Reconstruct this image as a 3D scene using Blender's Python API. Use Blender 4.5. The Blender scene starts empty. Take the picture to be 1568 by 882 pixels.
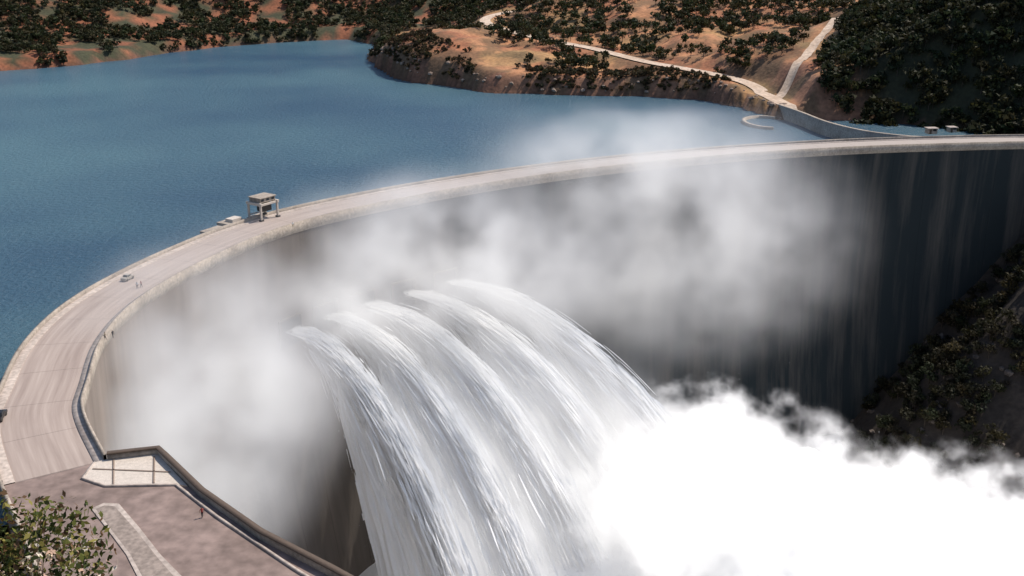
import bpy, bmesh, math, random
import numpy as np
from mathutils import Vector
from mathutils.geometry import tessellate_polygon
random.seed(7); rng=np.random.default_rng(7)
scene=bpy.context.scene
# ---------------------------------------------------------------- helpers
def link(o,parent=None):
    scene.collection.objects.link(o)
    if parent: o.parent=parent
    return o
def empty(name,loc=(0,0,0),rz=0):
    e=bpy.data.objects.new(name,None); e.location=loc; e.rotation_euler=(0,0,rz); e.empty_display_size=1
    return link(e)
def mesh_np(name,V,F,mat,parent=None,col=None,smooth=False,uv=None):
    V=np.asarray(V,np.float32); F=np.asarray(F,np.int32)
    me=bpy.data.meshes.new(name)
    me.vertices.add(len(V)); me.vertices.foreach_set('co',V.ravel())
    k=F.shape[1]; me.loops.add(F.size); me.loops.foreach_set('vertex_index',F.ravel())
    me.polygons.add(len(F)); me.polygons.foreach_set('loop_start',np.arange(0,F.size,k,dtype=np.int32))
    me.polygons.foreach_set('loop_total',np.full(len(F),k,np.int32))
    if smooth: me.polygons.foreach_set('use_smooth',np.ones(len(F),bool))
    me.update(calc_edges=True)
    if col is not None:
        a=me.color_attributes.new('Col','FLOAT_COLOR','POINT')
        c=np.ones((len(V),4),np.float32); c[:,:3]=col; a.data.foreach_set('color',c.ravel())
    if uv is not None:
        l=me.uv_layers.new(name='UVMap'); l.data.foreach_set('uv',np.asarray(uv,np.float32)[F.ravel()].ravel())
    me.materials.append(mat)
    return link(bpy.data.objects.new(name,me),parent)
def sm(t): t=np.clip(t,0,1); return t*t*(3-2*t)
def hsh(i,j,s):
    v=np.sin(i*127.1+j*311.7+s*74.7)*43758.5453
    return v-np.floor(v)
def vn(x,y,s=0):
    xi=np.floor(x); yi=np.floor(y); fx=x-xi; fy=y-yi
    fx=fx*fx*(3-2*fx); fy=fy*fy*(3-2*fy)
    a=hsh(xi,yi,s);b=hsh(xi+1,yi,s);c=hsh(xi,yi+1,s);d=hsh(xi+1,yi+1,s)
    return (a*(1-fx)+b*fx)*(1-fy)+(c*(1-fx)+d*fx)*fy
def fbm(x,y,sc,o=4,s=0):
    r=0;a=.5;t=0
    for k in range(o):
        r=r+a*vn(x/sc+k*17.3,y/sc-k*9.1,s+k); t+=a; a*=.5; sc*=.5
    return r/t
def cr(pts,step):
    P=[np.array(p,float) for p in pts]; P=[2*P[0]-P[1]]+P+[2*P[-1]-P[-2]]
    out=[]
    for i in range(1,len(P)-2):
        n=max(2,int(np.linalg.norm(P[i+1]-P[i])/step))
        for k in range(n):
            t=k/n
            out.append(.5*((2*P[i])+(-P[i-1]+P[i+1])*t+(2*P[i-1]-5*P[i]+4*P[i+1]-P[i+2])*t*t+(-P[i-1]+3*P[i]-3*P[i+1]+P[i+2])*t**3))
    out.append(P[-2]); return np.array(out)
def normals(path):
    T=np.gradient(path,axis=0); T/=np.linalg.norm(T,axis=1)[:,None]+1e-9
    return np.stack([T[:,1],-T[:,0]],1)
def sdist(x,y,poly,closed=True):
    poly=np.asarray(poly,float); n=len(poly); best=np.full(x.shape,1e18)
    inside=np.zeros(x.shape,bool)
    for i in range(n if closed else n-1):
        a=poly[i]; b=poly[(i+1)%n]; d=b-a; L=(d**2).sum()+1e-9
        t=np.clip(((x-a[0])*d[0]+(y-a[1])*d[1])/L,0,1)
        best=np.minimum(best,(x-a[0]-t*d[0])**2+(y-a[1]-t*d[1])**2)
        if closed:
            c=((a[1]>y)!=(b[1]>y))
            xx=a[0]+(y-a[1])*d[0]/(d[1] if abs(d[1])>1e-9 else 1e-9)
            inside^=c&(x<xx)
    r=np.sqrt(best)
    return np.where(inside,-r,r) if closed else r
# ---------------------------------------------------------------- materials
def newmat(name):
    m=bpy.data.materials.new(name); m.use_nodes=True
    nt=m.node_tree; return m,nt,nt.nodes['Principled BSDF'],nt.nodes['Material Output']
def stone(name,c1,c2,scale=.3,rough=.9,bump=.3,bd=.05,fine=4.0,attr=False,coords='Object',spec=.3):
    m,nt,b,o=newmat(name); N=nt.nodes; L=nt.links
    tc=N.new('ShaderNodeTexCoord')
    n1=N.new('ShaderNodeTexNoise'); n1.inputs['Scale'].default_value=scale; n1.inputs['Detail'].default_value=5; n1.inputs['Roughness'].default_value=.65
    n2=N.new('ShaderNodeTexNoise'); n2.inputs['Scale'].default_value=fine; n2.inputs['Detail'].default_value=3
    L.new(tc.outputs[coords],n1.inputs['Vector']); L.new(tc.outputs[coords],n2.inputs['Vector'])
    r=N.new('ShaderNodeMapRange'); r.inputs[1].default_value=.32; r.inputs[2].default_value=.68; L.new(n1.outputs[0],r.inputs[0])
    mx=N.new('ShaderNodeMixRGB'); L.new(r.outputs[0],mx.inputs[0])
    mx.inputs[1].default_value=(*c1,1); mx.inputs[2].default_value=(*c2,1)
    last=mx.outputs[0]
    m2=N.new('ShaderNodeMixRGB'); m2.blend_type='MULTIPLY'; m2.inputs[0].default_value=1
    r2=N.new('ShaderNodeMapRange'); r2.inputs[1].default_value=.3; r2.inputs[2].default_value=.7; r2.inputs[3].default_value=.72; r2.inputs[4].default_value=1.22
    L.new(n2.outputs[0],r2.inputs[0]); L.new(last,m2.inputs[1]); L.new(r2.outputs[0],m2.inputs[2]); last=m2.outputs[0]
    if attr:
        a=N.new('ShaderNodeAttribute'); a.attribute_name='Col'
        m3=N.new('ShaderNodeMixRGB'); m3.blend_type='MULTIPLY'; m3.inputs[0].default_value=1
        L.new(last,m3.inputs[1]); L.new(a.outputs['Color'],m3.inputs[2]); last=m3.outputs[0]
    L.new(last,b.inputs['Base Color']); b.inputs['Roughness'].default_value=rough
    b.inputs['Specular IOR Level'].default_value=spec
    bp=N.new('ShaderNodeBump'); bp.inputs['Strength'].default_value=bump; bp.inputs['Distance'].default_value=bd
    L.new(n2.outputs[0],bp.inputs['Height']); L.new(bp.outputs[0],b.inputs['Normal'])
    return m
def plain(name,c,rough=.6,metal=0):
    return stone(name,tuple(v*.85 for v in c),tuple(min(1,v*1.1) for v in c),scale=2,rough=rough,bump=.1,bd=.01,fine=14)
M_conc=stone('parapet_concrete',(.24,.20,.165),(.42,.355,.29),.12,bump=.3,fine=1.5)
M_walk=stone('walkway_concrete',(.32,.265,.23),(.46,.39,.34),.1,fine=1.2)
M_plaza=stone('plaza_asphalt',(.16,.117,.10),(.27,.20,.175),.05,fine=.5)
M_soil=stone('soil',(.75,.75,.75),(1.15,1.12,1.08),.06,bump=.6,bd=.5,fine=.5,attr=True)
M_dirt=stone('dirt_track',(.44,.32,.23),(.58,.46,.36),.08,fine=.6)
M_white=plain('pale_slab',(.56,.49,.42))
M_dark=plain('dark_steel',(.05,.045,.04),.5)
M_glass=plain('window_glass',(.02,.025,.03),.1)
M_rail=plain('brown_rail',(.10,.07,.05),.6)
def wallmat(name,c1,c2,dark,far,road=False):
    m,nt,b,o=newmat(name); N=nt.nodes; L=nt.links
    uv=N.new('ShaderNodeUVMap'); sx=N.new('ShaderNodeSeparateXYZ'); L.new(uv.outputs[0],sx.inputs[0])
    mp=N.new('ShaderNodeMapping'); L.new(uv.outputs[0],mp.inputs[0])
    mp.inputs['Scale'].default_value=(.03,.8,1) if road else (.16,.02,1)
    n=N.new('ShaderNodeTexNoise'); n.inputs['Scale'].default_value=1; n.inputs['Detail'].default_value=7; n.inputs['Roughness'].default_value=.6
    L.new(mp.outputs[0],n.inputs['Vector'])
    mp2=N.new('ShaderNodeMapping'); mp2.inputs['Scale'].default_value=(.13,.010,1); L.new(uv.outputs[0],mp2.inputs[0])
    n2=N.new('ShaderNodeTexNoise'); n2.inputs['Scale'].default_value=1; n2.inputs['Detail'].default_value=7; n2.inputs['Roughness'].default_value=.65; L.new(mp2.outputs[0],n2.inputs['Vector'])
    r=N.new('ShaderNodeMapRange'); r.inputs[1].default_value=.34; r.inputs[2].default_value=.7; L.new(n.outputs[0],r.inputs[0])
    mx=N.new('ShaderNodeMixRGB'); mx.inputs[1].default_value=(*c1,1); mx.inputs[2].default_value=(*c2,1); L.new(r.outputs[0],mx.inputs[0])
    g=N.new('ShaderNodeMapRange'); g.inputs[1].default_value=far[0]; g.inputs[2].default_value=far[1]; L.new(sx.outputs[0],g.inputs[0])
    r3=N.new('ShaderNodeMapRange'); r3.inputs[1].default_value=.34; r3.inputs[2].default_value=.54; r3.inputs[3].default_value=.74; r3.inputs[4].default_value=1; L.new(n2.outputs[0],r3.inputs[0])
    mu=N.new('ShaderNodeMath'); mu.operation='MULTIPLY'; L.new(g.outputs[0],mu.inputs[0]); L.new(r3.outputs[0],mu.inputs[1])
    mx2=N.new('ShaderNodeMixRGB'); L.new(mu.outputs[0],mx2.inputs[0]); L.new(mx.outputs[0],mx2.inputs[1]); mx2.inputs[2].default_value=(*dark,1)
    d=N.new('ShaderNodeMath'); d.operation='DIVIDE'; d.inputs[1].default_value=15.2; L.new(sx.outputs[0],d.inputs[0])
    f=N.new('ShaderNodeMath'); f.operation='FRACT'; L.new(d.outputs[0],f.inputs[0])
    lt=N.new('ShaderNodeMath'); lt.operation='LESS_THAN'; lt.inputs[1].default_value=.016; L.new(f.outputs[0],lt.inputs[0])
    ml=N.new('ShaderNodeMath'); ml.operation='MULTIPLY'; ml.inputs[1].default_value=.4; L.new(lt.outputs[0],ml.inputs[0])
    mx3=N.new('ShaderNodeMixRGB'); mx3.blend_type='MULTIPLY'; L.new(ml.outputs[0],mx3.inputs[0]); L.new(mx2.outputs[0],mx3.inputs[1]); mx3.inputs[2].default_value=(.3,.3,.3,1)
    L.new(mx3.outputs[0],b.inputs['Base Color']); b.inputs['Roughness'].default_value=.9; b.inputs['Specular IOR Level'].default_value=.25
    return m
M_face=wallmat('dam_face_concrete',(.18,.145,.12),(.27,.22,.185),(.020,.027,.030),(85,260))  # darkens along the arc: wet spray staining plus far-end shade put into the colour
M_road=wallmat('crest_road_surface',(.28,.22,.19),(.42,.345,.30),(.37,.32,.285),(60,400),road=True)
def foliage(name,tr=.3):
    m,nt,b,o=newmat(name); N=nt.nodes; L=nt.links
    a=N.new('ShaderNodeAttribute'); a.attribute_name='Col'
    L.new(a.outputs['Color'],b.inputs['Base Color']); b.inputs['Roughness'].default_value=.7; b.inputs['Specular IOR Level'].default_value=.2
    t=N.new('ShaderNodeBsdfTranslucent'); L.new(a.outputs['Color'],t.inputs['Color'])
    ms=N.new('ShaderNodeMixShader'); ms.inputs[0].default_value=tr; L.new(b.outputs[0],ms.inputs[1]); L.new(t.outputs[0],ms.inputs[2]); L.new(ms.outputs[0],o.inputs['Surface'])
    return m
M_leaf=foliage('foliage')
m=bpy.data.materials.new('white_water'); m.use_nodes=True; nt=m.node_tree; N=nt.nodes; L=nt.links; N.clear()
o=N.new('ShaderNodeOutputMaterial'); d=N.new('ShaderNodeBsdfDiffuse'); d.inputs[0].default_value=(.95,.95,.96,1)
t=N.new('ShaderNodeBsdfTranslucent'); t.inputs['Color'].default_value=(.96,.96,.96,1)
ms=N.new('ShaderNodeMixShader'); ms.inputs[0].default_value=.35; L.new(d.outputs[0],ms.inputs[1]); L.new(t.outputs[0],ms.inputs[2]); L.new(ms.outputs[0],o.inputs['Surface'])
M_spray=m
# ---------------------------------------------------------------- world layout (metres, crest level z=0)
LAKE=-6.0; RIV=-119.0; W=15.5
outer_key=[(-77.5,137),(-86,150.7),(-90.7,160.3),(-93.7,171),(-98.6,189.7),(-100.6,208),(-99.6,225.2),(-95.5,244),(-89.7,262.1),(-82.3,280),(-69.8,299.7),(-47.2,322.8),(-18.9,345.5),(15.7,367.8),(53.9,386.6),(94.7,401.8),(137,412.8),(179.6,419.5),(212.4,422.4),(290,424)]
path=cr(outer_key,3.0); nrm=normals(path)
arc=np.concatenate([[0],np.cumsum(np.linalg.norm(np.diff(path,axis=0),axis=1))])
inner=path+nrm*W
shore=[(172,418.5),(160,424),(148,435),(139,457),(134,484),(128,510),(119,536),(106,564),(42,575),(-13,589),(-57,627),(-76,658),(-101,752),(-104,800),(-112,850),(-144,909),(-239,842),(-275,752),(-337,684),(-430,655),(-620,640),(-1000,700),(-2500,900),(-2500,-200),(-900,-100),(-300,0),(-220,60),(-150,122),(-100,140)]
dm=path[(path[:,0]<172)]
lake_poly=[tuple(p) for p in dm]+shore
inb=inner[(inner[:,1]>178)&(inner[:,0]<138)]
near_foot=[(300,-100),(100,60),(20,130),(-30,172),(-78,184)]
far_foot=[(138,392),(130,370),(135,335),(180,305),(300,230),(600,50),(1400,-500)]
gorge_poly=[tuple(p) for p in inb]+far_foot+[(900,-500)]+near_foot
O0=path[0]; I0=inner[0]
plaza=[tuple(O0),(-61.7,114),(-50,97),(-42,84),(8,84),(-5,99),(-23.3,114),(-34.7,122.8),(-46.1,134),(-56.9,147.2),tuple(I0)]
roads=[ ([(290,431),(212,430),(189.5,428),(169,432.5),(154,440),(144,459),(139.5,485),(134.5,508),(133,535),(128,560),(112,580),(82,606),(50,655),(20,690),(-8,740),(-20,790),(0,840),(60,880),(160,900)],4.0),
        ([(134,525),(150,548),(172,590),(203,648),(246,715),(300,790),(360,860),(460,950)],3.2)]
roads=[(cr(p,4.0),w) for p,w in roads]
def height(x,y):
    x=np.asarray(x,float); y=np.asarray(y,float)
    dL=sdist(x,y,lake_poly)
    wob=sm((y-450)/60)
    dL=dL+wob*(fbm(x,y,38,4,3)-.5)*16
    dG=sdist(x,y,gorge_poly)
    dn=sdist(x,y,near_foot,False); df=sdist(x,y,far_foot,False)
    dD=sdist(x,y,path,False)
    n1=fbm(x,y,60,5,1)-.5; n2=fbm(x,y,14,4,2)-.5
    g=lambda cx,cy,s,h: h*np.exp(-((x-cx)**2+(y-cy)**2)/(2*s*s))
    far=LAKE+7*sm(dL/9)+np.clip(dL,0,None)*.085+g(-50,690,38,13)+g(0,640,45,4)+g(375,560,105,98)+g(150,870,120,16)+g(-420,1080,190,55)*sm(dL/160)+g(-170,1120,130,45)*sm(dL/160)
    far=far+85*sm((y-930)/700)*sm(dL/120)+ (n1*22*sm(dL/80)+n2*4*sm(dL/25))
    near=np.minimum(76-.75*y+n1*4*sm((y-20)/30),100)
    near=np.minimum(near,-6+1.0*np.clip(dL,0,None))
    near=np.minimum(near,-.8+.75*np.clip(sdist(x,y,plaza),0,None))
    k=sm((y-240)/120)
    up=near*(1-k)+far*k
    for p,w in roads:
        q=p[::3]; dr=sdist(x,y,q,False)
        if w>3.5:
            lvl=np.where(y<545,0.0,np.interp(y,[545,600,700,850],[1,8,15,22]))
            up=up*sm((dr-w)/16)+lvl*(1-sm((dr-w)/16))
    slope=np.where(dn<df,2.6,1.12)
    gz=-121+slope*np.clip(dG,0,None)+n2*9*sm(dG/25)*sm((dD-6)/12)*np.where(dn<df,.2,1)
    z=np.minimum(up,gz)
    z=np.where(dL<0,-7.5-np.minimum(14,.4*-dL),z)
    z=np.where((dL>=0)&(dG>0)|(dL<0),z,-122)
    return z,dL,dG,dD
def axis(segs):
    out=[]
    for a,b,s in segs: out+=list(np.arange(a,b,s))
    out.append(segs[-1][1]); return np.array(out)
ax=axis([(-9000,-2500,700),(-2500,-700,90),(-700,-340,12),(-340,-130,6),(-130,340,3.2),(340,700,12),(700,2500,90),(2500,9000,700)])
ay=axis([(-2000,-200,150),(-200,-20,10),(-20,60,4),(60,760,3.2),(760,1150,7),(1150,2000,45),(2000,12000,600)])
X,Y=np.meshgrid(ax,ay); Z,dL,dG,dD=height(X.ravel(),Y.ravel())
xr=X.ravel(); yr=Y.ravel()
nx=len(ax); ny=len(ay)
idx=np.arange(nx*ny).reshape(ny,nx)
F=np.stack([idx[:-1,:-1],idx[:-1,1:],idx[1:,1:],idx[1:,:-1]],-1).reshape(-1,4)
Zg=Z.reshape(ny,nx); gy,gx=np.gradient(Zg,ay,ax); slope=np.sqrt(gx**2+gy**2).ravel()
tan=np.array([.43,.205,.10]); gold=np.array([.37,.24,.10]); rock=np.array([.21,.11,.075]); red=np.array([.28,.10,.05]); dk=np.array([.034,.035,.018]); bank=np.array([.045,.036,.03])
def mixc(a,b,t): return a*(1-t[:,None])+b*t[:,None]
nA=fbm(xr,yr,45,4,11); nB=fbm(xr,yr,18,4,12); nC=fbm(xr,yr,12,3,14)
col=np.tile(tan,(len(xr),1)); col=mixc(col,red,sm((nB-.45)*6)*.75); col=mixc(col,gold,sm((nA-.56)*8)*.6)
col=mixc(col,rock,sm((slope-.35)/.35)*.75)
col=mixc(col,dk*1.6,sm((nC-.47)*9)*.55)
lf=sm((-90-xr)/40)*sm((yr-600)/50); lf2=np.maximum(lf,sm((yr-820)/60))
col=mixc(col,mixc(np.tile(dk*1.5,(len(xr),1)),red,sm((nC-.47)*7)*.9),lf2)
hillm=np.exp(-((xr-375)**2+(yr-560)**2)/(2*105**2))
treeline=lambda x,y: x>158+(y-535)*.46
veg=np.maximum(sm((hillm-.11)/.05)*(yr<690)*treeline(xr,yr),sm((yr-1000)/80)); col=mixc(col,dk,veg)
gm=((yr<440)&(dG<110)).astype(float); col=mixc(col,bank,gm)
col=mixc(col,np.array([.10,.09,.05]),(yr<130).astype(float))
wet=sm((LAKE+1.6-Z)/1.5); col=mixc(col,rock*.55,wet*(yr>430))
ground=mesh_np('ground',np.stack([xr,yr,Z],1),F,M_soil,col=col,smooth=True)
# ---------------------------------------------------------------- water
def poly_mesh(name,pts,z,mat,parent=None,skirt=0):
    tri=tessellate_polygon([[Vector((p[0],p[1],0)) for p in pts]])
    V=[(p[0],p[1],z) for p in pts]; n=len(V); F=[tuple(t) for t in tri]
    if skirt:
        V+= [(p[0],p[1],z-skirt) for p in pts]
        F+=[(i,(i+1)%n,n+(i+1)%n,n+i) for i in range(n)]
    me=bpy.data.meshes.new(name); me.from_pydata(V,[],F)
    bm=bmesh.new(); bm.from_mesh(me); bmesh.ops.recalc_face_normals(bm,faces=bm.faces)
    up=[f for f in bm.faces if abs(f.normal.z)>.9]
    if up and up[0].normal.z<0: bmesh.ops.reverse_faces(bm,faces=bm.faces)
    bm.to_mesh(me); bm.free(); me.materials.append(mat)
    return link(bpy.data.objects.new(name,me),parent)
m,nt,b,o=newmat('lake_water'); N=nt.nodes; L=nt.links
tc=N.new('ShaderNodeTexCoord')
n=N.new('ShaderNodeTexNoise'); n.inputs['Scale'].default_value=.006; n.inputs['Detail'].default_value=4; L.new(tc.outputs['Object'],n.inputs['Vector'])
r=N.new('ShaderNodeMapRange'); r.inputs[1].default_value=.35; r.inputs[2].default_value=.65; L.new(n.outputs[0],r.inputs[0])
mx=N.new('ShaderNodeMixRGB'); mx.inputs[1].default_value=(.026,.072,.122,1); mx.inputs[2].default_value=(.072,.150,.185,1); L.new(r.outputs[0],mx.inputs[0]); L.new(mx.outputs[0],b.inputs['Base Color'])
b.inputs['Roughness'].default_value=.28; b.inputs['IOR'].default_value=1.33
n2=N.new('ShaderNodeTexNoise'); n2.inputs['Scale'].default_value=.5; n2.inputs['Detail'].default_value=5; n2.inputs['Roughness'].default_value=.7; L.new(tc.outputs['Object'],n2.inputs['Vector'])
bp=N.new('ShaderNodeBump'); bp.inputs['Strength'].default_value=1; bp.inputs['Distance'].default_value=1.2; L.new(n2.outputs[0],bp.inputs['Height']); L.new(bp.outputs[0],b.inputs['Normal'])
M_lake=m
wp=[tuple(p) for p in (path+nrm*4)]+[(700,460),(2500,2500),(2500,5000),(-6000,5000),(-6000,-300),(-900,-160),(-320,-60),(-200,20),(-110,110),(-85,128)]
poly_mesh('lake_water',wp,LAKE,M_lake)
m=stone('river_water',(.8,.8,.8),(1.1,1.1,1.1),.1,rough=.4,bump=.7,bd=1.0,fine=.35,attr=True); M_riv=m
ax2=np.arange(-90,900,5.); ay2=np.arange(-300,410,5.); X2,Y2=np.meshgrid(ax2,ay2); x2=X2.ravel(); y2=Y2.ravel()
idx=np.arange(x2.size).reshape(X2.shape); F2=np.stack([idx[:-1,:-1],idx[:-1,1:],idx[1:,1:],idx[1:,:-1]],-1).reshape(-1,4)
foam=sm((fbm(x2,y2,30,4,5)-.3)*5)*sm((x2+42)/22)*sm((700-x2)/300)
c2=mixc(np.tile(np.array([.05,.062,.042]),(len(x2),1)),np.array([.85,.87,.87]),foam)
mesh_np('river_water',np.stack([x2,y2,RIV+(fbm(x2,y2,12,3,6)-.5)*3],1),F2,M_riv,col=c2,smooth=True)
# ---------------------------------------------------------------- dam
dam=empty('arch_dam')
def sweep(name,prof,mat,parent=dam,P=path,Nn=nrm,A=arc,Wd=W):
    M=len(prof); V=[];UV=[]
    cum=[0]
    for j in range(1,M): cum.append(cum[-1]+math.hypot((prof[j][0]+prof[j][1]*Wd)-(prof[j-1][0]+prof[j-1][1]*Wd),prof[j][2]-prof[j-1][2]))
    for i in range(len(P)):
        for j,(a,bb,z) in enumerate(prof):
            q=P[i]+Nn[i]*(a+bb*Wd); V.append((q[0],q[1],z)); UV.append((A[i],cum[j]))
    i=np.arange(len(P)-1)[:,None]*M; j=np.arange(M-1)[None,:]
    b0=(i+j).ravel(); Fq=np.stack([b0,b0+1,b0+M+1,b0+M],1)
    return mesh_np(name,V,Fq,mat,parent,uv=UV)
sweep('road_surface',[(2.0,0,0),(4,0,.03),(-4,1,.03),(-2.0,1,0)],M_road)
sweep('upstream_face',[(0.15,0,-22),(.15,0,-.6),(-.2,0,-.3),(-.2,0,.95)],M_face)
sweep('upstream_parapet',[(-.2,0,.95),(-.2,0,1.0),(.35,0,1.0),(.35,0,.16)],M_conc)
sweep('upstream_walkway',[(.35,0,.16),(2.0,0,.16),(2.0,0,-.1)],M_walk)
sweep('downstream_walkway',[(-2.0,1,-.1),(-2.0,1,.16),(-.55,1,.16)],M_walk)
sweep('downstream_parapet',[(-.55,1,.16),(-.55,1,1.05),(-.1,1,1.05),(-.1,1,-1.3),(-.5,1,-2.2)],M_conc)
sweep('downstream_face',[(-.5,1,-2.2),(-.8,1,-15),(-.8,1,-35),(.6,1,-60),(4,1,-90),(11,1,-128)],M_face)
def boxes(name,bl,mat,parent=None,loc=None):
    V=[];Fb=[]
    for (c,s) in bl:
        o_=len(V)
        for dx in(-.5,.5):
            for dy in(-.5,.5):
                for dz in(-.5,.5): V.append((c[0]+dx*s[0],c[1]+dy*s[1],c[2]+dz*s[2]))
        for f in [(0,1,3,2),(4,6,7,5),(0,4,5,1),(2,3,7,6),(0,2,6,4),(1,5,7,3)]: Fb.append(tuple(k+o_ for k in f))
    me=bpy.data.meshes.new(name); me.from_pydata(V,[],Fb)
    bm=bmesh.new(); bm.from_mesh(me); bmesh.ops.recalc_face_normals(bm,faces=bm.faces)
    bmesh.ops.bevel(bm,geom=bm.edges[:],offset=.03,segments=1,affect='EDGES'); bm.to_mesh(me); bm.free()
    me.materials.append(mat); ob=bpy.data.objects.new(name,me)
    if loc: ob.location=loc
    return link(ob,parent)
starts=[(-65,281),(-56,291.5),(-46,301),(-34,311),(-19,322)]
jets=[]
for s in starts:
    k=np.argmin(((inner-np.array(s))**2).sum(1)); jets.append((inner[k],nrm[k]))
for gi,(p,nn) in enumerate(jets):
    ra=math.atan2(nn[1],nn[0])
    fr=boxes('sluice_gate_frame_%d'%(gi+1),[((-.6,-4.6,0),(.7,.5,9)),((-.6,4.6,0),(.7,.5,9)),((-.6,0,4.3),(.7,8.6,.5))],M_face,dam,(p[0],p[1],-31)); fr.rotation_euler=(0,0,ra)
    op=boxes('sluice_opening_%d'%(gi+1),[((-.9,0,-.3),(.5,8.6,8.2))],M_dark,dam,(p[0],p[1],-31)); op.rotation_euler=(0,0,ra)
pl=poly_mesh('plaza_pavement',plaza,0.0,M_plaza,dam,skirt=8)
def wall_line(name,pts,h,t,mat,parent,z0=0.,step=3):
    p=np.array(pts,float); p=np.concatenate([np.linspace(p[i],p[i+1],max(2,int(np.linalg.norm(p[i+1]-p[i])/step)),endpoint=False) for i in range(len(p)-1)]+[p[-1:]])
    n_=normals(p); a=np.arange(len(p))*1.0
    return sweep(name,[(-t/2,0,z0),(-t/2,0,z0+h),(t/2,0,z0+h),(t/2,0,z0)],mat,parent,p,n_,a,0)
gw=[tuple(inner[0]),(-56.9,147.2),(-46.1,134),(-34.7,122.8),(-23.3,114),(-5,99)]
wall_line('plaza_parapet',gw,1.15,.6,M_conc,dam,0)
wall_line('plaza_parapet_rail',gw,.22,.95,M_rail,dam,1.15)
wall_line('retaining_wall',[(x+.4,y+.4) for x,y in gw],45,.5,M_conc,dam,-45.2)
k2=path[0]+nrm[0]*(W-2.0)
kerb=[tuple(k2),(-66,139.2),(-61.6,136.9),(-51,137.3),(-42.4,128.3),(-28.6,115.4),(-12,101)]
wall_line('plaza_kerb',kerb,.3,.4,M_walk,dam,0)
ledge=[tuple(k2),(-66,139.2),(-61.6,136.9),(-51,137.3),(-49.2,136.9),(-56.9,146.8),tuple(inner[0])]
poly_mesh('service_ledge',ledge,.2,M_white,dam,skirt=.3)
M_beam=plain('ledge_joint_stone',(.25,.19,.15))
wall_line('ledge_beam',[(-63.5,145.5),(-60.5,137.2)],.1,.3,M_beam,dam,.2)
wall_line('ledge_beam_2',[(-57.2,146),(-54.5,137.6)],.1,.3,M_beam,dam,.2)
wall_line('ledge_beam_3',[(-65.5,142),(-53,141)],.1,.3,M_beam,dam,.2)
isl=[(-61.2,130.4),(-60,132),(-57.7,131.8),(-52.4,125.3),(-47.4,118.8),(-40.5,111),(-39,104),(-43,104),(-47.6,112),(-52,118.8),(-57,125.2)]
poly_mesh('traffic_island',isl,.16,M_walk,None,skirt=.2)
isl2=[(-60.5,130.3),(-59.6,131.3),(-58.1,131.1),(-52.9,124.9),(-48,118.6),(-41.4,110.6),(-41,107),(-43.5,106),(-47.2,112.4),(-51.5,118.9),(-56.5,125.2)]
M_isl=stone('island_infill',(.21,.17,.145),(.30,.245,.21),.3,fine=1.5)
poly_mesh('island_paving',isl2,.168,M_isl,bpy.data.objects['traffic_island'])
wall_line('outer_plaza_wall',[tuple(O0),(-70,126.2),(-61.7,114),(-50,97),(-42,84)],1.0,.5,M_conc,dam)
# ---------------------------------------------------------------- approach roads, quay, basin wall
def drape(name,p,w,mat,dz=.35):
    n_=normals(p); offs=np.linspace(-w,w,5)
    Q=(p[:,None,:]+n_[:,None,:]*offs[None,:,None]); z=height(Q[...,0].ravel(),Q[...,1].ravel())[0]
    z=z.reshape(Q.shape[:2]); z=np.maximum(z,z.mean(1,keepdims=True))+dz
    V=np.concatenate([Q,z[...,None]],-1).reshape(-1,3); M=5
    i=np.arange(len(p)-1)[:,None]*M; j=np.arange(M-1)[None,:]; b0=(i+j).ravel()
    return mesh_np(name,V,np.stack([b0,b0+1,b0+M+1,b0+M],1),mat,smooth=True)
drape('dirt_road',roads[0][0],4.0,M_dirt); drape('dirt_road',roads[1][0],2.6,M_dirt)
qp=cr([(176,419.8),(163,424),(150,436),(141,457),(136.5,484),(131.5,507)],3.0)
wall_line('quay_wall',[tuple(p) for p in qp],7.5,1.6,M_conc,None,-7.2)
ringc=(122,488); ring=[(ringc[0]+11*math.cos(a)*1.0,ringc[1]+16*math.sin(a)) for a in np.linspace(math.radians(50),math.radians(265),26)]
wall_line('basin_wall',ring,4.2,1.6,M_conc,None,-9)
# ---------------------------------------------------------------- vegetation
def tree_template(seed,n,h,ls,bush=False):
    r=np.random.default_rng(seed); V=[];C=[]
    lobes=[]
    for k in range(6 if not bush else 5):
        a=r.uniform(0,6.28); d=r.uniform(.05,.32)*h
        lobes.append((d*math.cos(a),d*math.sin(a),h*(r.uniform(.4,.82) if not bush else r.uniform(.2,.65)),h*r.uniform(.17,.28)))
    for k in range(n):
        l=lobes[r.integers(len(lobes))]; v=r.normal(size=3); v/=np.linalg.norm(v); rad=l[3]*r.uniform(.6,1.1)
        c=np.array(l[:3])+v*rad*np.array([1.15,1.15,.8])
        a=r.normal(size=3); a/=np.linalg.norm(a); b_=np.cross(a,v+r.normal(size=3)*.5); b_/=np.linalg.norm(b_)+1e-6
        s=ls*r.uniform(.6,1.3)
        V+= [c+a*s*.6,c-a*s*.35+b_*s*.5,c-a*s*.35-b_*s*.5]
        sh=.85+r.uniform(-.3,.4); C+=[sh]*3
    def limb(p0,p1,w0):
        p0=np.array(p0);p1=np.array(p1)
        for q in range(3):
            a0=q*2.09;a1=(q+1)*2.09
            V.extend([p0+w0*np.array([math.cos(a0),math.sin(a0),0]),p0+w0*np.array([math.cos(a1),math.sin(a1),0]),p1]); C.extend([-1]*3)
    limb((0,0,-1),(0,0,h*.75),h*.035)
    for l in lobes[:4]: limb((0,0,h*.25),l[:3],h*.02)
    return np.array(V),np.array(C)
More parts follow.
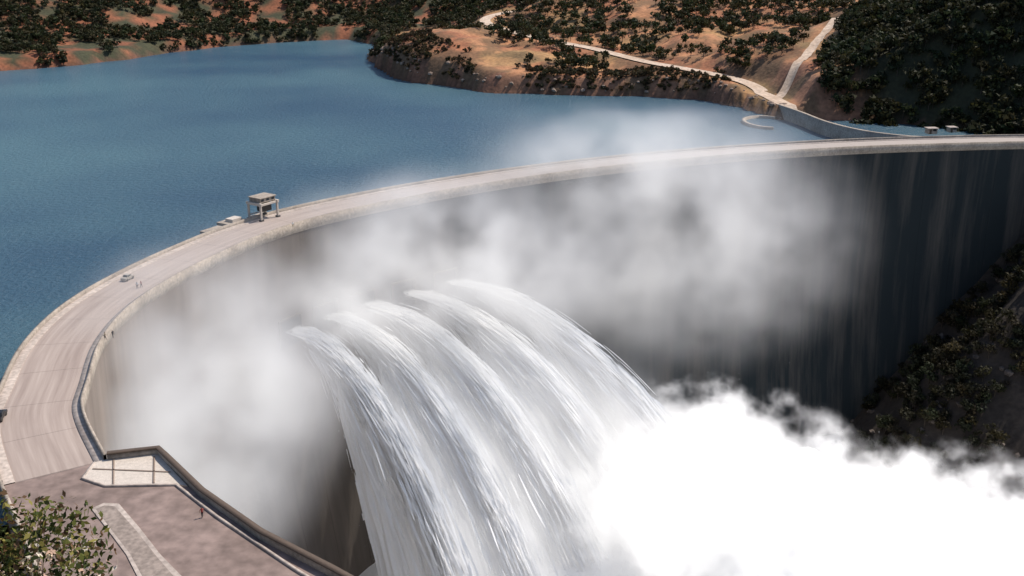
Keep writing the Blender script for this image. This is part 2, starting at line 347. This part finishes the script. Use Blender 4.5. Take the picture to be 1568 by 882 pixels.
def scatter(name,px,py,sizes,temps,base,var=.25,parent=None):
    pz=height(px,py)[0]; Vs=[];Cs=[]
    for k in range(len(px)):
        tv,tcl=temps[k%len(temps)]; a=rng.uniform(0,6.28); s=sizes[k]
        R=np.array([[math.cos(a),-math.sin(a),0],[math.sin(a),math.cos(a),0],[0,0,1]])
        Vs.append(tv@R.T*s+np.array([px[k],py[k],pz[k]]))
        t=rng.uniform(1-var,1+var); bc=np.array(base)*t*np.array([rng.uniform(.8,1.35),1,rng.uniform(.7,1.1)])
        c=np.where(tcl[:,None]<0,np.array([[.09,.07,.055]]),bc[None,:]*np.clip(tcl[:,None],.3,1.5)); Cs.append(c)
    V=np.concatenate(Vs); C=np.concatenate(Cs); F=np.arange(len(V)).reshape(-1,3)
    return mesh_np(name,V,F,M_leaf,parent,col=C)
T7=[tree_template(s,66,7.0,1.55) for s in range(6)]
def roadclear(x,y): return np.minimum(sdist(x,y,roads[0][0][::3],False)-4,sdist(x,y,roads[1][0][::3],False)-3)
def pick(n,x0,x1,y0,y1,cond):
    x=rng.uniform(x0,x1,n); y=rng.uniform(y0,y1,n); z,dl,dg,dd=height(x,y); k=cond(x,y,z,dl,dg,dd); return x[k],y[k]
hm=lambda x,y: np.exp(-((x-375)**2+(y-560)**2)/(2*105**2))
x,y=pick(7500,135,480,432,760,lambda x,y,z,dl,dg,dd:(hm(x,y)+(fbm(x,y,30,3,8)-.5)*.06>.10)&(roadclear(x,y)>5)&(dl>4)&treeline(x,y))
scatter('wooded_hillside',x,y,rng.uniform(.7,1.35,len(x)),T7,(.035,.040,.018))
x,y=pick(7500,-60,520,575,1040,lambda x,y,z,dl,dg,dd:(fbm(x,y,50,4,21)+.12*sm((y-630)/60)>.52)&(roadclear(x,y)>6)&(dl>24)&(hm(x,y)<.3)&~((x<10)&(y<760)&(dl<60)))
scatter('peninsula_trees',x,y,rng.uniform(.5,1.15,len(x)),T7,(.042,.046,.020))
TB=[tree_template(s+20,55,3.6,1.05,True) for s in range(5)]
x,y=pick(9500,-110,130,560,780,lambda x,y,z,dl,dg,dd:(fbm(x,y,22,4,31)>.43)&(roadclear(x,y)>2)&(dl>1.0)&(dl<28))
scatter('shore_scrub',x,y,rng.uniform(.4,1.1,len(x)),TB,(.062,.050,.026),.4)
x,y=pick(30000,-620,60,640,1150,lambda x,y,z,dl,dg,dd:(fbm(x,y,26,4,41)+.06*sm((dl-20)/50)>.46)&(dl>.5)&((x<-90)|(y>860)))
scatter('distant_trees',x,y,rng.uniform(.4,1.0,len(x)),[tree_template(s+80,44,7.0,1.95) for s in range(6)],(.042,.045,.020),.4)
TS=[tree_template(s+40,150,5.5,.78) for s in range(5)]
x,y=pick(5000,128,420,215,425,lambda x,y,z,dl,dg,dd:(z>-117)&(dl>0)&(dd>W+5)&(fbm(x,y,16,3,51)>.32)&(dg>1))
scatter('gorge_bank_scrub',x,y,rng.uniform(.5,1.5,len(x)),TS,(.030,.031,.017),.55)
def rocks(name,px,py,sizes,mat):
    pz=height(px,py)[0]; bm=bmesh.new()
    for i in range(len(px)):
        r=bmesh.ops.create_icosphere(bm,subdivisions=1,radius=sizes[i])
        for v in r['verts']:
            v.co*=random.uniform(.65,1.25); v.co.z*=.7; v.co+=Vector((px[i],py[i],pz[i]))
    me=bpy.data.meshes.new(name); bm.to_mesh(me); bm.free(); me.materials.append(mat); return link(bpy.data.objects.new(name,me))
M_rock=stone('rock',(.06,.05,.045),(.15,.12,.10),.3,bump=.6,bd=.3,fine=1)
x,y=pick(500,128,330,220,420,lambda x,y,z,dl,dg,dd:(z>-119)&(dl>0)&(dd>W+3)); rocks('bank_boulders',x,y,rng.uniform(.6,2.2,len(x)),M_rock)
x,y=pick(3000,-110,170,480,780,lambda x,y,z,dl,dg,dd:(dl>-2)&(dl<7)); rocks('shore_rocks',x,y,rng.uniform(.5,1.8,len(x)),stone('shore_rock',(.17,.12,.09),(.33,.25,.2),.3,bump=.5,bd=.3,fine=1))
def shrub(name,c,R,n,ls,cols,parent=None):
    V=[];C=[]
    for k in range(n):
        v=rng.normal(size=3); v/=np.linalg.norm(v); rad=rng.uniform(.45,1.0)**.5
        q=np.array(c)+v*np.array(R)*rad*(1+.35*math.sin(v[0]*7+v[2]*5))
        a=rng.normal(size=3); a/=np.linalg.norm(a); b_=np.cross(a,rng.normal(size=3)); b_/=np.linalg.norm(b_)
        s=ls*rng.uniform(.6,1.4); V+=[q-a*s*.6,q+b_*s*.3,q+a*s*.6,q-b_*s*.3]
        cc=np.array(cols[rng.integers(len(cols))])*rng.uniform(.7,1.3); C+=[cc]*4
    V=np.array(V); return mesh_np(name,V,np.arange(len(V)).reshape(-1,4),M_leaf,parent,col=np.array(C))
gcols=[(.06,.08,.02),(.12,.13,.03),(.04,.05,.015),(.22,.19,.05),(.14,.08,.04)]
sh=shrub('flowering_shrub',(-15.0,26.5,60.2),(2.3,2.2,2.6),4600,.19,gcols)
shrub('blossom',(-15.0,26.3,59.6),(2.45,2.3,2.0),800,.19,[(.75,.62,.46),(.62,.42,.32),(.75,.68,.58)],sh)
shrub('upper_twigs',(-17.2,28,63.8),(.9,.9,1.8),260,.2,gcols+[(.3,.25,.05)],sh)
V=[];Fx=[]
for k in range(14):
    a=random.uniform(0,6.28); p0=np.array((-15,26.5,56.2)); p1=np.array((-15+2*math.cos(a),26.5+2*math.sin(a),60.2+random.uniform(0,2.4)))
    o_=len(V); 
    for q in range(3): V.append(p0+.09*np.array([math.cos(q*2.09),math.sin(q*2.09),0]))
    V.append(p1); Fx+=[(o_,o_+1,o_+3),(o_+1,o_+2,o_+3),(o_+2,o_,o_+3)]
mesh_np('stems',V,Fx,M_rail,sh)
# ---------------------------------------------------------------- water jets
G=9.81; NJ=5
par=[(7.5,14.5),(9,17.2),(11,19.8),(13.5,22.3),(16,25)]
ST=np.array([[q[0][0],q[0][1],-30] for q in jets])
A0=[math.atan2(-.37,.93)+math.radians((2-j)*-1.2) for j in range(NJ)]
N0=np.array([.36,-.48,.80])
def strands(n):
    j=rng.integers(0,NJ,n); V=np.zeros((n,7,2,3)); st=ST
    core=rng.random(n)<.6
    lo=np.array([p[0] for p in par])[j]; hi=np.array([p[1] for p in par])[j]
    sp=np.where(core,hi-np.abs(rng.normal(0,1.3,n)),rng.uniform(lo,hi,n))
    ang=np.array(A0)[j]+np.radians(rng.normal(0,1,n)*np.where(core,1.8,3.2))
    vz=rng.normal(0,.9,n)+np.where(core,.6,-.5)
    t0=np.where(core,rng.uniform(0.05,3.9,n),rng.uniform(.6,4.0,n)); ln=rng.uniform(.10,.55,n)
    lat=rng.normal(0,1.4,n); w=rng.uniform(.04,.16,n)
    ph=rng.uniform(0,6.28,n); r2=rng.normal(size=n); nz=N0+rng.normal(size=(n,3))*.28
    for k in range(7):
        t=t0+ln*k/6.; wob=.2*t*np.sin(ph+t*6)
        pos=np.stack([st[j,0]+np.cos(ang)*sp*t-np.sin(ang)*(lat+wob),st[j,1]+np.sin(ang)*sp*t+np.cos(ang)*(lat+wob),st[j,2]+vz*t-.5*G*t*t+r2*.45*t],1)
        vel=np.stack([np.cos(ang)*sp,np.sin(ang)*sp,vz-G*t],1); vel/=np.linalg.norm(vel,axis=1)[:,None]
        sd=np.cross(vel,nz); sd/=np.linalg.norm(sd,axis=1)[:,None]
        ww=(w*(1+.5*t)*math.sin(math.pi*min(max(k/6.,.04),.96))**.6)[:,None]
        V[:,k,0]=pos+sd*ww; V[:,k,1]=pos-sd*ww
    V[...,2]=np.maximum(V[...,2],RIV-2)
    b0=(np.arange(n)[:,None]*14+np.arange(6)[None,:]*2).ravel()
    return V.reshape(-1,3),np.stack([b0,b0+1,b0+3,b0+2],1)
V,Fq=strands(30000); jet=mesh_np('spillway_water_jets',V,Fq,M_spray)
for j in range(NJ):
    nt_,ns_=130,90; T_,S_=np.meshgrid(np.linspace(0,4.35,nt_),np.linspace(0,1,ns_),indexing='ij')
    lo,hi=par[j]; sp=lo+(hi-.4-lo)*(1-(1-S_)*sm((T_-.5)/2.0+.08)) ; a0=A0[j]
    st_=(vn(S_*22+j*9,T_*1.0,33)-.5)*1.0+(vn(S_*50+j*5,T_*2.5,35)-.5)*.5
    lat=-(1-S_)*3.0*T_*.6+st_*(.4+T_*.4); zz_=-30.3-.5*G*T_**2+st_*(.2+.3*T_)
    V=np.stack([ST[j,0]+np.cos(a0)*sp*T_-np.sin(a0)*lat,ST[j,1]+np.sin(a0)*sp*T_+np.cos(a0)*lat,np.maximum(zz_,RIV-2)],-1).reshape(-1,3)
    idx=np.arange(nt_*ns_).reshape(nt_,ns_); Fm=np.stack([idx[:-1,:-1],idx[:-1,1:],idx[1:,1:],idx[1:,:-1]],-1).reshape(-1,4)
    tt=T_[:-1,:-1].ravel(); ss=S_[:-1,:-1].ravel()
    keep=vn(ss*20+j*7,tt*2.2,37)*.6+vn(ss*45,tt*7,38)*.4 > np.clip(.62-.17*tt,.16,.6)+.35*sm((.12-ss)/.12)
    mesh_np('falling_sheet_%d'%(j+1),V,Fm[keep],M_spray,jet,smooth=True)
def flakes(c,s0,s1,jit=.45):
    n=len(c); nn=N0+rng.normal(size=(n,3))*jit; nn/=np.linalg.norm(nn,axis=1)[:,None]
    a=np.cross(nn,rng.normal(size=(n,3))); a/=np.linalg.norm(a,axis=1)[:,None]; b_=np.cross(nn,a)
    s=rng.uniform(s0,s1,n)[:,None]
    V=np.stack([c+a*s,c-a*s*.5+b_*s*.8,c-a*s*.5-b_*s*.8],1).astype(np.float32).reshape(-1,3); return V,np.arange(3*n).reshape(-1,3)
def jd(n):
    j=rng.integers(0,NJ,n); lo=np.array([p[0] for p in par])[j]; hi=np.array([p[1] for p in par])[j]
    sp=np.where(rng.random(n)<.6,hi-np.abs(rng.normal(0,1.8,n))+.4,rng.uniform(lo-.5,hi+.5)); t=4.2*rng.random(n)**.75; ang=np.array(A0)[j]+np.radians(rng.normal(0,3.0,n)); lat=rng.normal(0,1.7,n)
    return np.stack([ST[j,0]+np.cos(ang)*sp*t-np.sin(ang)*lat,ST[j,1]+np.sin(ang)*sp*t+np.cos(ang)*lat,-30+rng.normal(0,.8,n)*t-.5*G*t*t],1)
V,Fq=flakes(jd(180000),.05,.14,.5); mesh_np('spray_droplets',V,Fq,M_spray,jet)
def top(x): return np.interp(x,[-60,-45,-30,0,30,48,56,64,68,74,86,104,112,120,165,260,420],[-119,-115,-106,-101,-95,-84,-74,-66,-66,-77,-79,-82,-88,-94,-101,-107,-115])
def mound(x,y):
    yc=300-.12*(x-66)-.35*np.clip(x-170,0,None); dy=y-yc; wd=np.where(dy>0,24,52)
    e=np.exp(-(dy/wd)**2); bil=1-np.abs(2*fbm(x,y,16,2,61)-1)*2
    h=RIV-2+(top(x)-RIV+2)*e; return h+e*((fbm(x,y,9,4,63)-.5)*8+bil*2.5)*np.clip((top(x)+119)/15,.1,1)
gx_=np.arange(-60,420,1.6); gy_=np.arange(205,352,1.6); GX,GY=np.meshgrid(gx_,gy_); gx1=GX.ravel(); gy1=GY.ravel()
zz=mound(gx1,gy1)
idx=np.arange(gx1.size).reshape(GX.shape); Fm=np.stack([idx[:-1,:-1],idx[:-1,1:],idx[1:,1:],idx[1:,:-1]],-1).reshape(-1,4)
pm=mesh_np('spray_plume',np.stack([gx1,gy1,zz-1.0],1),Fm,M_spray,smooth=True)
n=110000; cx=rng.uniform(-30,190,n); cy=rng.uniform(262,335,n); cz=mound(cx,cy)
c=np.stack([cx,cy,cz-1+rng.exponential(1,n)*(.6+3.5*fbm(cx,cy,10,3,81)**2*np.clip((top(cx)+119)/20,.2,1.6))],1)
V,Fq=flakes(c,.07,.16,.5); mesh_np('plume_droplets',V,Fq,M_spray,pm)
# ---------------------------------------------------------------- drifting mist (real volume; the emission term stands for the light scattered
# more than once inside the cloud, which single-scattering volumes leave out - it grows with droplet density)
def mistmat(name,blobs,nscale,lo,hi,mn,amp,step,e0=.24,e1=4.0,mode='soft',emax=.8,detail=2.5):
    m=bpy.data.materials.new(name); m.use_nodes=True; nt=m.node_tree; N=nt.nodes; L=nt.links; N.clear()
    out=N.new('ShaderNodeOutputMaterial'); tc=N.new('ShaderNodeTexCoord'); P=tc.outputs['Object']
    def M(op,a,b_=0.0,cl=False):
        q=N.new('ShaderNodeMath'); q.operation=op; q.use_clamp=cl
        for i,v in enumerate((a,b_)):
            if isinstance(v,(int,float)): q.inputs[i].default_value=v
            else: L.new(v,q.inputs[i])
        return q.outputs[0]
    n=N.new('ShaderNodeTexNoise'); n.inputs['Scale'].default_value=nscale; n.inputs['Detail'].default_value=detail; n.inputs['Roughness'].default_value=.62
    if mode=='jet':
        # ballistic coordinates: u across the row of sluices, s distance thrown, tau fall time, g relative speed
        sp=N.new('ShaderNodeSeparateXYZ'); L.new(P,sp.inputs[0])
        px=M('ADD',sp.outputs[0],64.0); py=M('SUBTRACT',sp.outputs[1],281.5)
        u=M('ADD',M('MULTIPLY',px,.00687),M('MULTIPLY',py,.01727)); s=M('SUBTRACT',M('MULTIPLY',px,.7428),M('MULTIPLY',py,.8357))
        tau=M('SQRT',M('MAXIMUM',M('MULTIPLY',M('SUBTRACT',-29.0,sp.outputs[2]),.2039),.01))
        lo_=M('ADD',M('MULTIPLY',u,8.5),6.5); hi_=M('ADD',M('MULTIPLY',u,10.5),14.9)
        g=M('DIVIDE',M('SUBTRACT',M('DIVIDE',s,tau),lo_),M('SUBTRACT',hi_,lo_))
        cv=N.new('ShaderNodeCombineXYZ'); L.new(M('MULTIPLY',g,9.0),cv.inputs[0]); L.new(M('MULTIPLY',u,16.0),cv.inputs[1]); L.new(M('MULTIPLY',tau,1.6),cv.inputs[2]); L.new(cv.outputs[0],n.inputs['Vector'])
        ed=M('MULTIPLY',M('MULTIPLY',g,4.0,True),M('MULTIPLY',M('SUBTRACT',1.04,g),9.0,True))
        eu=M('MULTIPLY',M('MULTIPLY',M('ADD',u,.06),9.0,True),M('MULTIPLY',M('SUBTRACT',1.08,u),9.0,True))
        et=M('MULTIPLY',M('SUBTRACT',tau,.35),.9,True)
        # one dense core per sluice, the gaps closing as the jets break up
        w=M('ADD',M('MULTIPLY',M('COSINE',M('MULTIPLY',u,25.13)),.75),.25)
        core=M('ADD',w,M('MULTIPLY',M('SUBTRACT',tau,1.5),.28),True)
        acc=M('MULTIPLY',M('MULTIPLY',M('MULTIPLY',ed,eu),et),core)
    else:
        L.new(P,n.inputs['Vector']); acc=None
        for (c,r,a) in blobs:
            s=N.new('ShaderNodeVectorMath'); s.operation='SUBTRACT'; L.new(P,s.inputs[0]); s.inputs[1].default_value=c
            q=N.new('ShaderNodeVectorMath'); q.operation='DIVIDE'; L.new(s.outputs[0],q.inputs[0]); q.inputs[1].default_value=r
            d=N.new('ShaderNodeVectorMath'); d.operation='DOT_PRODUCT'; L.new(q.outputs[0],d.inputs[0]); L.new(q.outputs[0],d.inputs[1])
            u=M('SUBTRACT',1,d.outputs['Value'],True); e=u if mode=='cloud' else M('MULTIPLY',M('MULTIPLY',u,u),a)
            acc=e if acc is None else M('MAXIMUM' if mode=='cloud' else 'ADD',acc,e)
    if mode=='cloud':
        nn=M('MULTIPLY',M('SUBTRACT',n.outputs[0],.5),2.6)
        g=M('MULTIPLY',M('SUBTRACT',M('ADD',acc,nn),.26),1.9,True)
        edge=M('MULTIPLY',acc,4.0,True)
        den=M('MULTIPLY',M('MULTIPLY',M('MULTIPLY',g,g),edge),amp)
    else:
        r=N.new('ShaderNodeMapRange'); r.inputs[1].default_value=lo; r.inputs[2].default_value=hi; r.inputs[3].default_value=mn; r.inputs[4].default_value=amp; L.new(n.outputs[0],r.inputs[0])
        den=M('MULTIPLY',acc,r.outputs[0])
    v=N.new('ShaderNodeVolumeScatter'); v.inputs['Color'].default_value=(.98,.97,1,1); v.inputs['Anisotropy'].default_value=.1; L.new(den,v.inputs['Density'])
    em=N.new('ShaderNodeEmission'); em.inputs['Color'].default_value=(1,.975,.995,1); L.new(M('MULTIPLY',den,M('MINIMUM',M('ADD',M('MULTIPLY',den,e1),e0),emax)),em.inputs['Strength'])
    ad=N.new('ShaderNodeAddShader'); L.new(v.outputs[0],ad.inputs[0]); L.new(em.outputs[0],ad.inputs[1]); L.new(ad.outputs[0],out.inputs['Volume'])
    try: m.cycles.volume_step_rate=step
    except Exception as ex: print(ex)
    return m
blobsA=[((-76,228,-28),(41,82,44),.040),((-24,298,-18),(68,52,36),.042),((54,345,-20),(80,56,56),.023),((38,350,4),(64,45,28),.011),((18,294,-80),(52,42,44),.028),((-54,288,-27),(24,18,15),.045)]
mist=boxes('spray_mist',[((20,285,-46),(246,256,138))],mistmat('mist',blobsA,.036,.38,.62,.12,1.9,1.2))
blobsB=[((62,288,-90),(60,54,38),.1),((115,284,-104),(95,58,28),.1),((210,265,-113),(150,66,19),.10)]
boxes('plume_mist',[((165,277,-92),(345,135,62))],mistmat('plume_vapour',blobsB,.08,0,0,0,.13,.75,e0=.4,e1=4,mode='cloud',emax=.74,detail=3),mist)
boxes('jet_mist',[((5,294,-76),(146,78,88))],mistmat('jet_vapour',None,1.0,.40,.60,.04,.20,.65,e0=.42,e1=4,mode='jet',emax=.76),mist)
# ---------------------------------------------------------------- gantry crane + intake platform
k=int(np.argmin(((path-np.array((-73,295)))**2).sum(1))); p=path[k]; nn=nrm[k]; rz=math.atan2(nn[1],nn[0])
gc=empty('gantry_crane',(p[0]+nn[0]*1.0,p[1]+nn[1]*1.0,0),rz)
boxes('legs',[((sx,sy,2.3),(.55,.55,4.6)) for sx in(-2.6,2.6) for sy in(-3.2,3.2)],M_white,gc)
boxes('bogies',[((sx,sy,.25),(1.1,1.1,.5)) for sx in(-2.6,2.6) for sy in(-3.2,3.2)],M_dark,gc)
boxes('girders',[((0,-3.2,4.9),(6.4,.7,.8)),((0,3.2,4.9),(6.4,.7,.8)),((-2.6,0,4.75),(.5,5.8,.6)),((2.6,0,4.75),(.5,5.8,.6)),((-2.6,0,1.3),(.3,5.8,.3))],M_white,gc)
boxes('machinery_house',[((0,0,5.9),(4.6,5.8,1.3)),((0,0,6.65),(5.2,6.4,.2))],M_conc,gc)
boxes('house_windows',[((2.31,y_,6.0),(.06,1.1,.7)) for y_ in(-2,0,2)]+[((-2.31,y_,6.0),(.06,1.1,.7)) for y_ in(-2,0,2)],M_glass,gc)
boxes('hoist',[((0,.5,3.4),(2.6,3.4,2.4)),((0,.5,1.9),(.12,.12,.8)),((0,.5,1.2),(.9,.9,.6))],M_dark,gc)
k=int(np.argmin(((path-np.array((-80,285)))**2).sum(1))); p=path[k]; nn=nrm[k]; rz=math.atan2(nn[1],nn[0])
ip=empty('intake_platform',(p[0],p[1],0),rz)
boxes('deck',[((-2.9,1,.2),(5.2,7,.8)),((-2.3,-7,-.2),(3.6,7,.7)),((-2,12,-.2),(3,6,.6))],M_conc,ip)
boxes('gate_housing',[((-2.6,1.5,1.0),(2.8,3.8,.9))],M_white,ip)
boxes('piers',[((-3.2,y_,-6),(2.2,1.4,11.4)) for y_ in(-9,-5.5,-1.5,3.5,10,13)],M_conc,ip)
def hut(loc,rz,s=(6,4,3)):
    h=empty('control_hut',loc,rz)
    boxes('walls',[((0,0,s[2]/2),s)],M_conc,h); boxes('roof',[((0,0,s[2]+.15),(s[0]+.8,s[1]+.8,.3))],M_walk,h)
    boxes('door',[((-s[0]*.25,-s[1]/2-.03,1),(.9,.08,2))],M_rail,h); boxes('windows',[((s[0]*.2,-s[1]/2-.03,1.7),(1.5,.08,.9))],M_glass,h)
hut((176,428,.3),.1,(4,3,2.2)); hut((186,431.5,.3),.1,(3,3,2))
# ---------------------------------------------------------------- vehicles
def car(loc,rz,paint,L_=4.2,Wc=1.7):
    e=empty('car',loc,rz)
    prof=[(-.5,.3),(-.5,.75),(-.46,.86),(-.27,.92),(-.16,1.38),(.12,1.42),(.24,.95),(.45,.85),(.5,.7),(.5,.3)]
    V=[];Fc=[];n=len(prof)
    for s,sy in ((1,1),(-1,-1)):
        for (x_,z_) in prof: V.append((x_*L_,sy*Wc/2*(.82 if z_>1 else 1),z_))
    Fc=[(i,(i+1)%n,n+(i+1)%n,n+i) for i in range(n)]+[tuple(range(n)),tuple(range(2*n-1,n-1,-1))]
    me=bpy.data.meshes.new('body'); me.from_pydata(V,[],Fc); bm=bmesh.new(); bm.from_mesh(me); bmesh.ops.recalc_face_normals(bm,faces=bm.faces)
    bmesh.ops.bevel(bm,geom=bm.edges[:],offset=.05,segments=2,affect='EDGES'); bm.to_mesh(me); bm.free(); me.materials.append(paint); link(bpy.data.objects.new('body',me),e)
    def quad(nm,pts):
        me=bpy.data.meshes.new(nm); me.from_pydata(pts,[],[tuple(range(len(pts)))]); me.materials.append(M_glass); link(bpy.data.objects.new(nm,me),e)
    a=.43*Wc
    quad('rear_glass',[(-.262*L_-.03,a,.98),(-.262*L_-.03,-a,.98),(-.17*L_-.03,-a*.9,1.34),(-.17*L_-.03,a*.9,1.34)])
    quad('windscreen',[(.235*L_+.03,a,.99),(.235*L_+.03,-a,.99),(.13*L_+.04,-a*.9,1.37),(.13*L_+.04,a*.9,1.37)])
    for s in(1,-1): quad('side_glass',[(-.24*L_,s*(Wc/2*.985+.0),.97),(.21*L_,s*(Wc/2*.985),.97),(.11*L_,s*(Wc/2*.84+.02),1.33),(-.15*L_,s*(Wc/2*.84+.02),1.33)])
    for i,(x_,s) in enumerate([(-.31,1),(.31,1),(-.31,-1),(.31,-1)]):
        bm=bmesh.new(); bmesh.ops.create_cone(bm,cap_ends=True,segments=18,radius1=.32,radius2=.32,depth=.22)
        me=bpy.data.meshes.new('wheel'); bm.to_mesh(me); bm.free(); me.materials.append(M_dark); o_=bpy.data.objects.new('wheel_%d'%(i+1),me); o_.rotation_euler=(math.pi/2,0,0); o_.location=(x_*L_,s*(Wc/2-.08),.32); link(o_,e)
    return e
M_black=plain('black_car_paint',(.02,.02,.022),.25); M_cream=plain('beige_car_paint',(.38,.34,.29),.35)
car((-88.6,160.0,.04),math.radians(100),M_black)
car((-93.2,235.5,.04),math.radians(72),M_cream,3.4,1.5)
# ---------------------------------------------------------------- people
M_skin=plain('skin',(.22,.12,.08)); M_hair=plain('hair',(.015,.012,.01))
def person(loc,rz,shirt,trs,stride=.18):
    J={'pelvis':((0,0,.95),.14),'chest':((0,.02,1.28),.165),'neck':((0,.0,1.48),.06),'head':((0,.02,1.60),.09),'top':((0,.01,1.70),.085),'nose':((0,.12,1.61),.02)}
    E=[('pelvis','chest'),('chest','neck'),('neck','head'),('head','top'),('head','nose')]
    for s,t in((-1,'l'),(1,'r')):
        st=stride*s
        J['hip'+t]=((.1*s,0,.88),.1); J['kn'+t]=((.11*s,st*.5+.03,.49),.065); J['an'+t]=((.12*s,st,.08),.045); J['toe'+t]=((.13*s,st+.18,.03),.035)
        J['sh'+t]=((.2*s,0,1.42),.06); J['el'+t]=((.27*s,-st*.5-.02,1.14),.045); J['wr'+t]=((.27*s,-st*.8+.08,.9),.03); J['ha'+t]=((.27*s,-st*.9+.1,.83),.035)
        E+=[('pelvis','hip'+t),('hip'+t,'kn'+t),('kn'+t,'an'+t),('an'+t,'toe'+t),('chest','sh'+t),('sh'+t,'el'+t),('el'+t,'wr'+t),('wr'+t,'ha'+t)]
        hb=J['ha'+t][0]
        for f in range(4):
            n_='f%d%s'%(f,t); J[n_]=((hb[0],hb[1]-.03+.02*f,hb[2]-.08-.01*(1.5-abs(f-1.5))),.009); E.append(('ha'+t,n_))
        J['th'+t]=((hb[0]-.02*s,hb[1]+.06,hb[2]-.03),.01); E.append(('ha'+t,'th'+t))
    ks=list(J); me=bpy.data.meshes.new('person'); me.from_pydata([J[k][0] for k in ks],[(ks.index(a),ks.index(b_)) for a,b_ in E],[])
    ob=link(bpy.data.objects.new('person',me)); md=ob.modifiers.new('skin','SKIN'); 
    if not me.skin_vertices:
        bm=bmesh.new(); bm.from_mesh(me); bm.verts.layers.skin.verify(); bm.to_mesh(me); bm.free()
    sv=me.skin_vertices[0].data
    for i,k in enumerate(ks): sv[i].radius=(J[k][1],J[k][1]*(.75 if k in('pelvis','chest') else 1)); sv[i].use_root=(k=='pelvis')
    s2=ob.modifiers.new('sub','SUBSURF'); s2.levels=1; s2.render_levels=1
    dg=bpy.context.evaluated_depsgraph_get(); m2=bpy.data.meshes.new_from_object(ob.evaluated_get(dg)); ob.modifiers.clear(); ob.data=m2
    for m_ in (M_skin,shirt,trs,M_hair): m2.materials.append(m_)
    for f in m2.polygons:
        c=f.center; f.use_smooth=True
        if c.z>1.66 or (c.z>1.56 and c.y<-.03): i=3
        elif c.z>1.47: i=0
        elif c.z>1.12 or (c.z>.93 and abs(c.x)<.18): i=1
        elif abs(c.x)>.2 and c.z>.7: i=0
        elif c.z>.09: i=2
        else: i=3
        f.material_index=i
    ob.location=loc; ob.rotation_euler=(0,0,rz); return ob
sw=plain('white_shirt',(.7,.7,.68)); sr=plain('red_shirt',(.35,.06,.05)); sd_=plain('dark_cloth',(.03,.03,.04)); kh=plain('khaki_cloth',(.25,.2,.13))
person((-88.6,229,.05),.4,sw,sd_); person((-87.9,229.8,.05),2.4,sr,sd_)
person((-82.6,197.2,.18),1.2,sd_,sd_); person((-84.0,196.6,.03),-1.2,kh,sd_)
person((-44.4,128.2,.02),.7,sr,sd_)
person((-62.5,282,.18),.7,sw,kh)
# ---------------------------------------------------------------- light, sky, camera
sunv=Vector((.50,.30,.81)).normalized()
sl=bpy.data.lights.new('sun','SUN'); sl.energy=4.95; sl.angle=math.radians(.5); sl.color=(1,.925,.83)
so=link(bpy.data.objects.new('sun',sl)); so.rotation_euler=sunv.to_track_quat('Z','Y').to_euler(); so.location=(100,100,300)
w=bpy.data.worlds.new('World'); scene.world=w; w.use_nodes=True; nt=w.node_tree
sk=nt.nodes.new('ShaderNodeTexSky'); sk.sky_type='NISHITA'; sk.sun_disc=False; sk.sun_elevation=math.asin(sunv.z); sk.sun_rotation=math.atan2(sunv.x,sunv.y)
bg=nt.nodes['Background']; bg.inputs[1].default_value=.15; nt.links.new(sk.outputs[0],bg.inputs[0])
cam=bpy.data.cameras.new('camera'); cam.lens=36; cam.sensor_width=36; cam.clip_end=20000; cam.clip_start=.5
co=link(bpy.data.objects.new('camera',cam)); co.location=(0,0,79); co.rotation_euler=(math.radians(71),0,0); scene.camera=co
scene.view_settings.view_transform='Standard'; scene.view_settings.look='None'; scene.view_settings.exposure=0
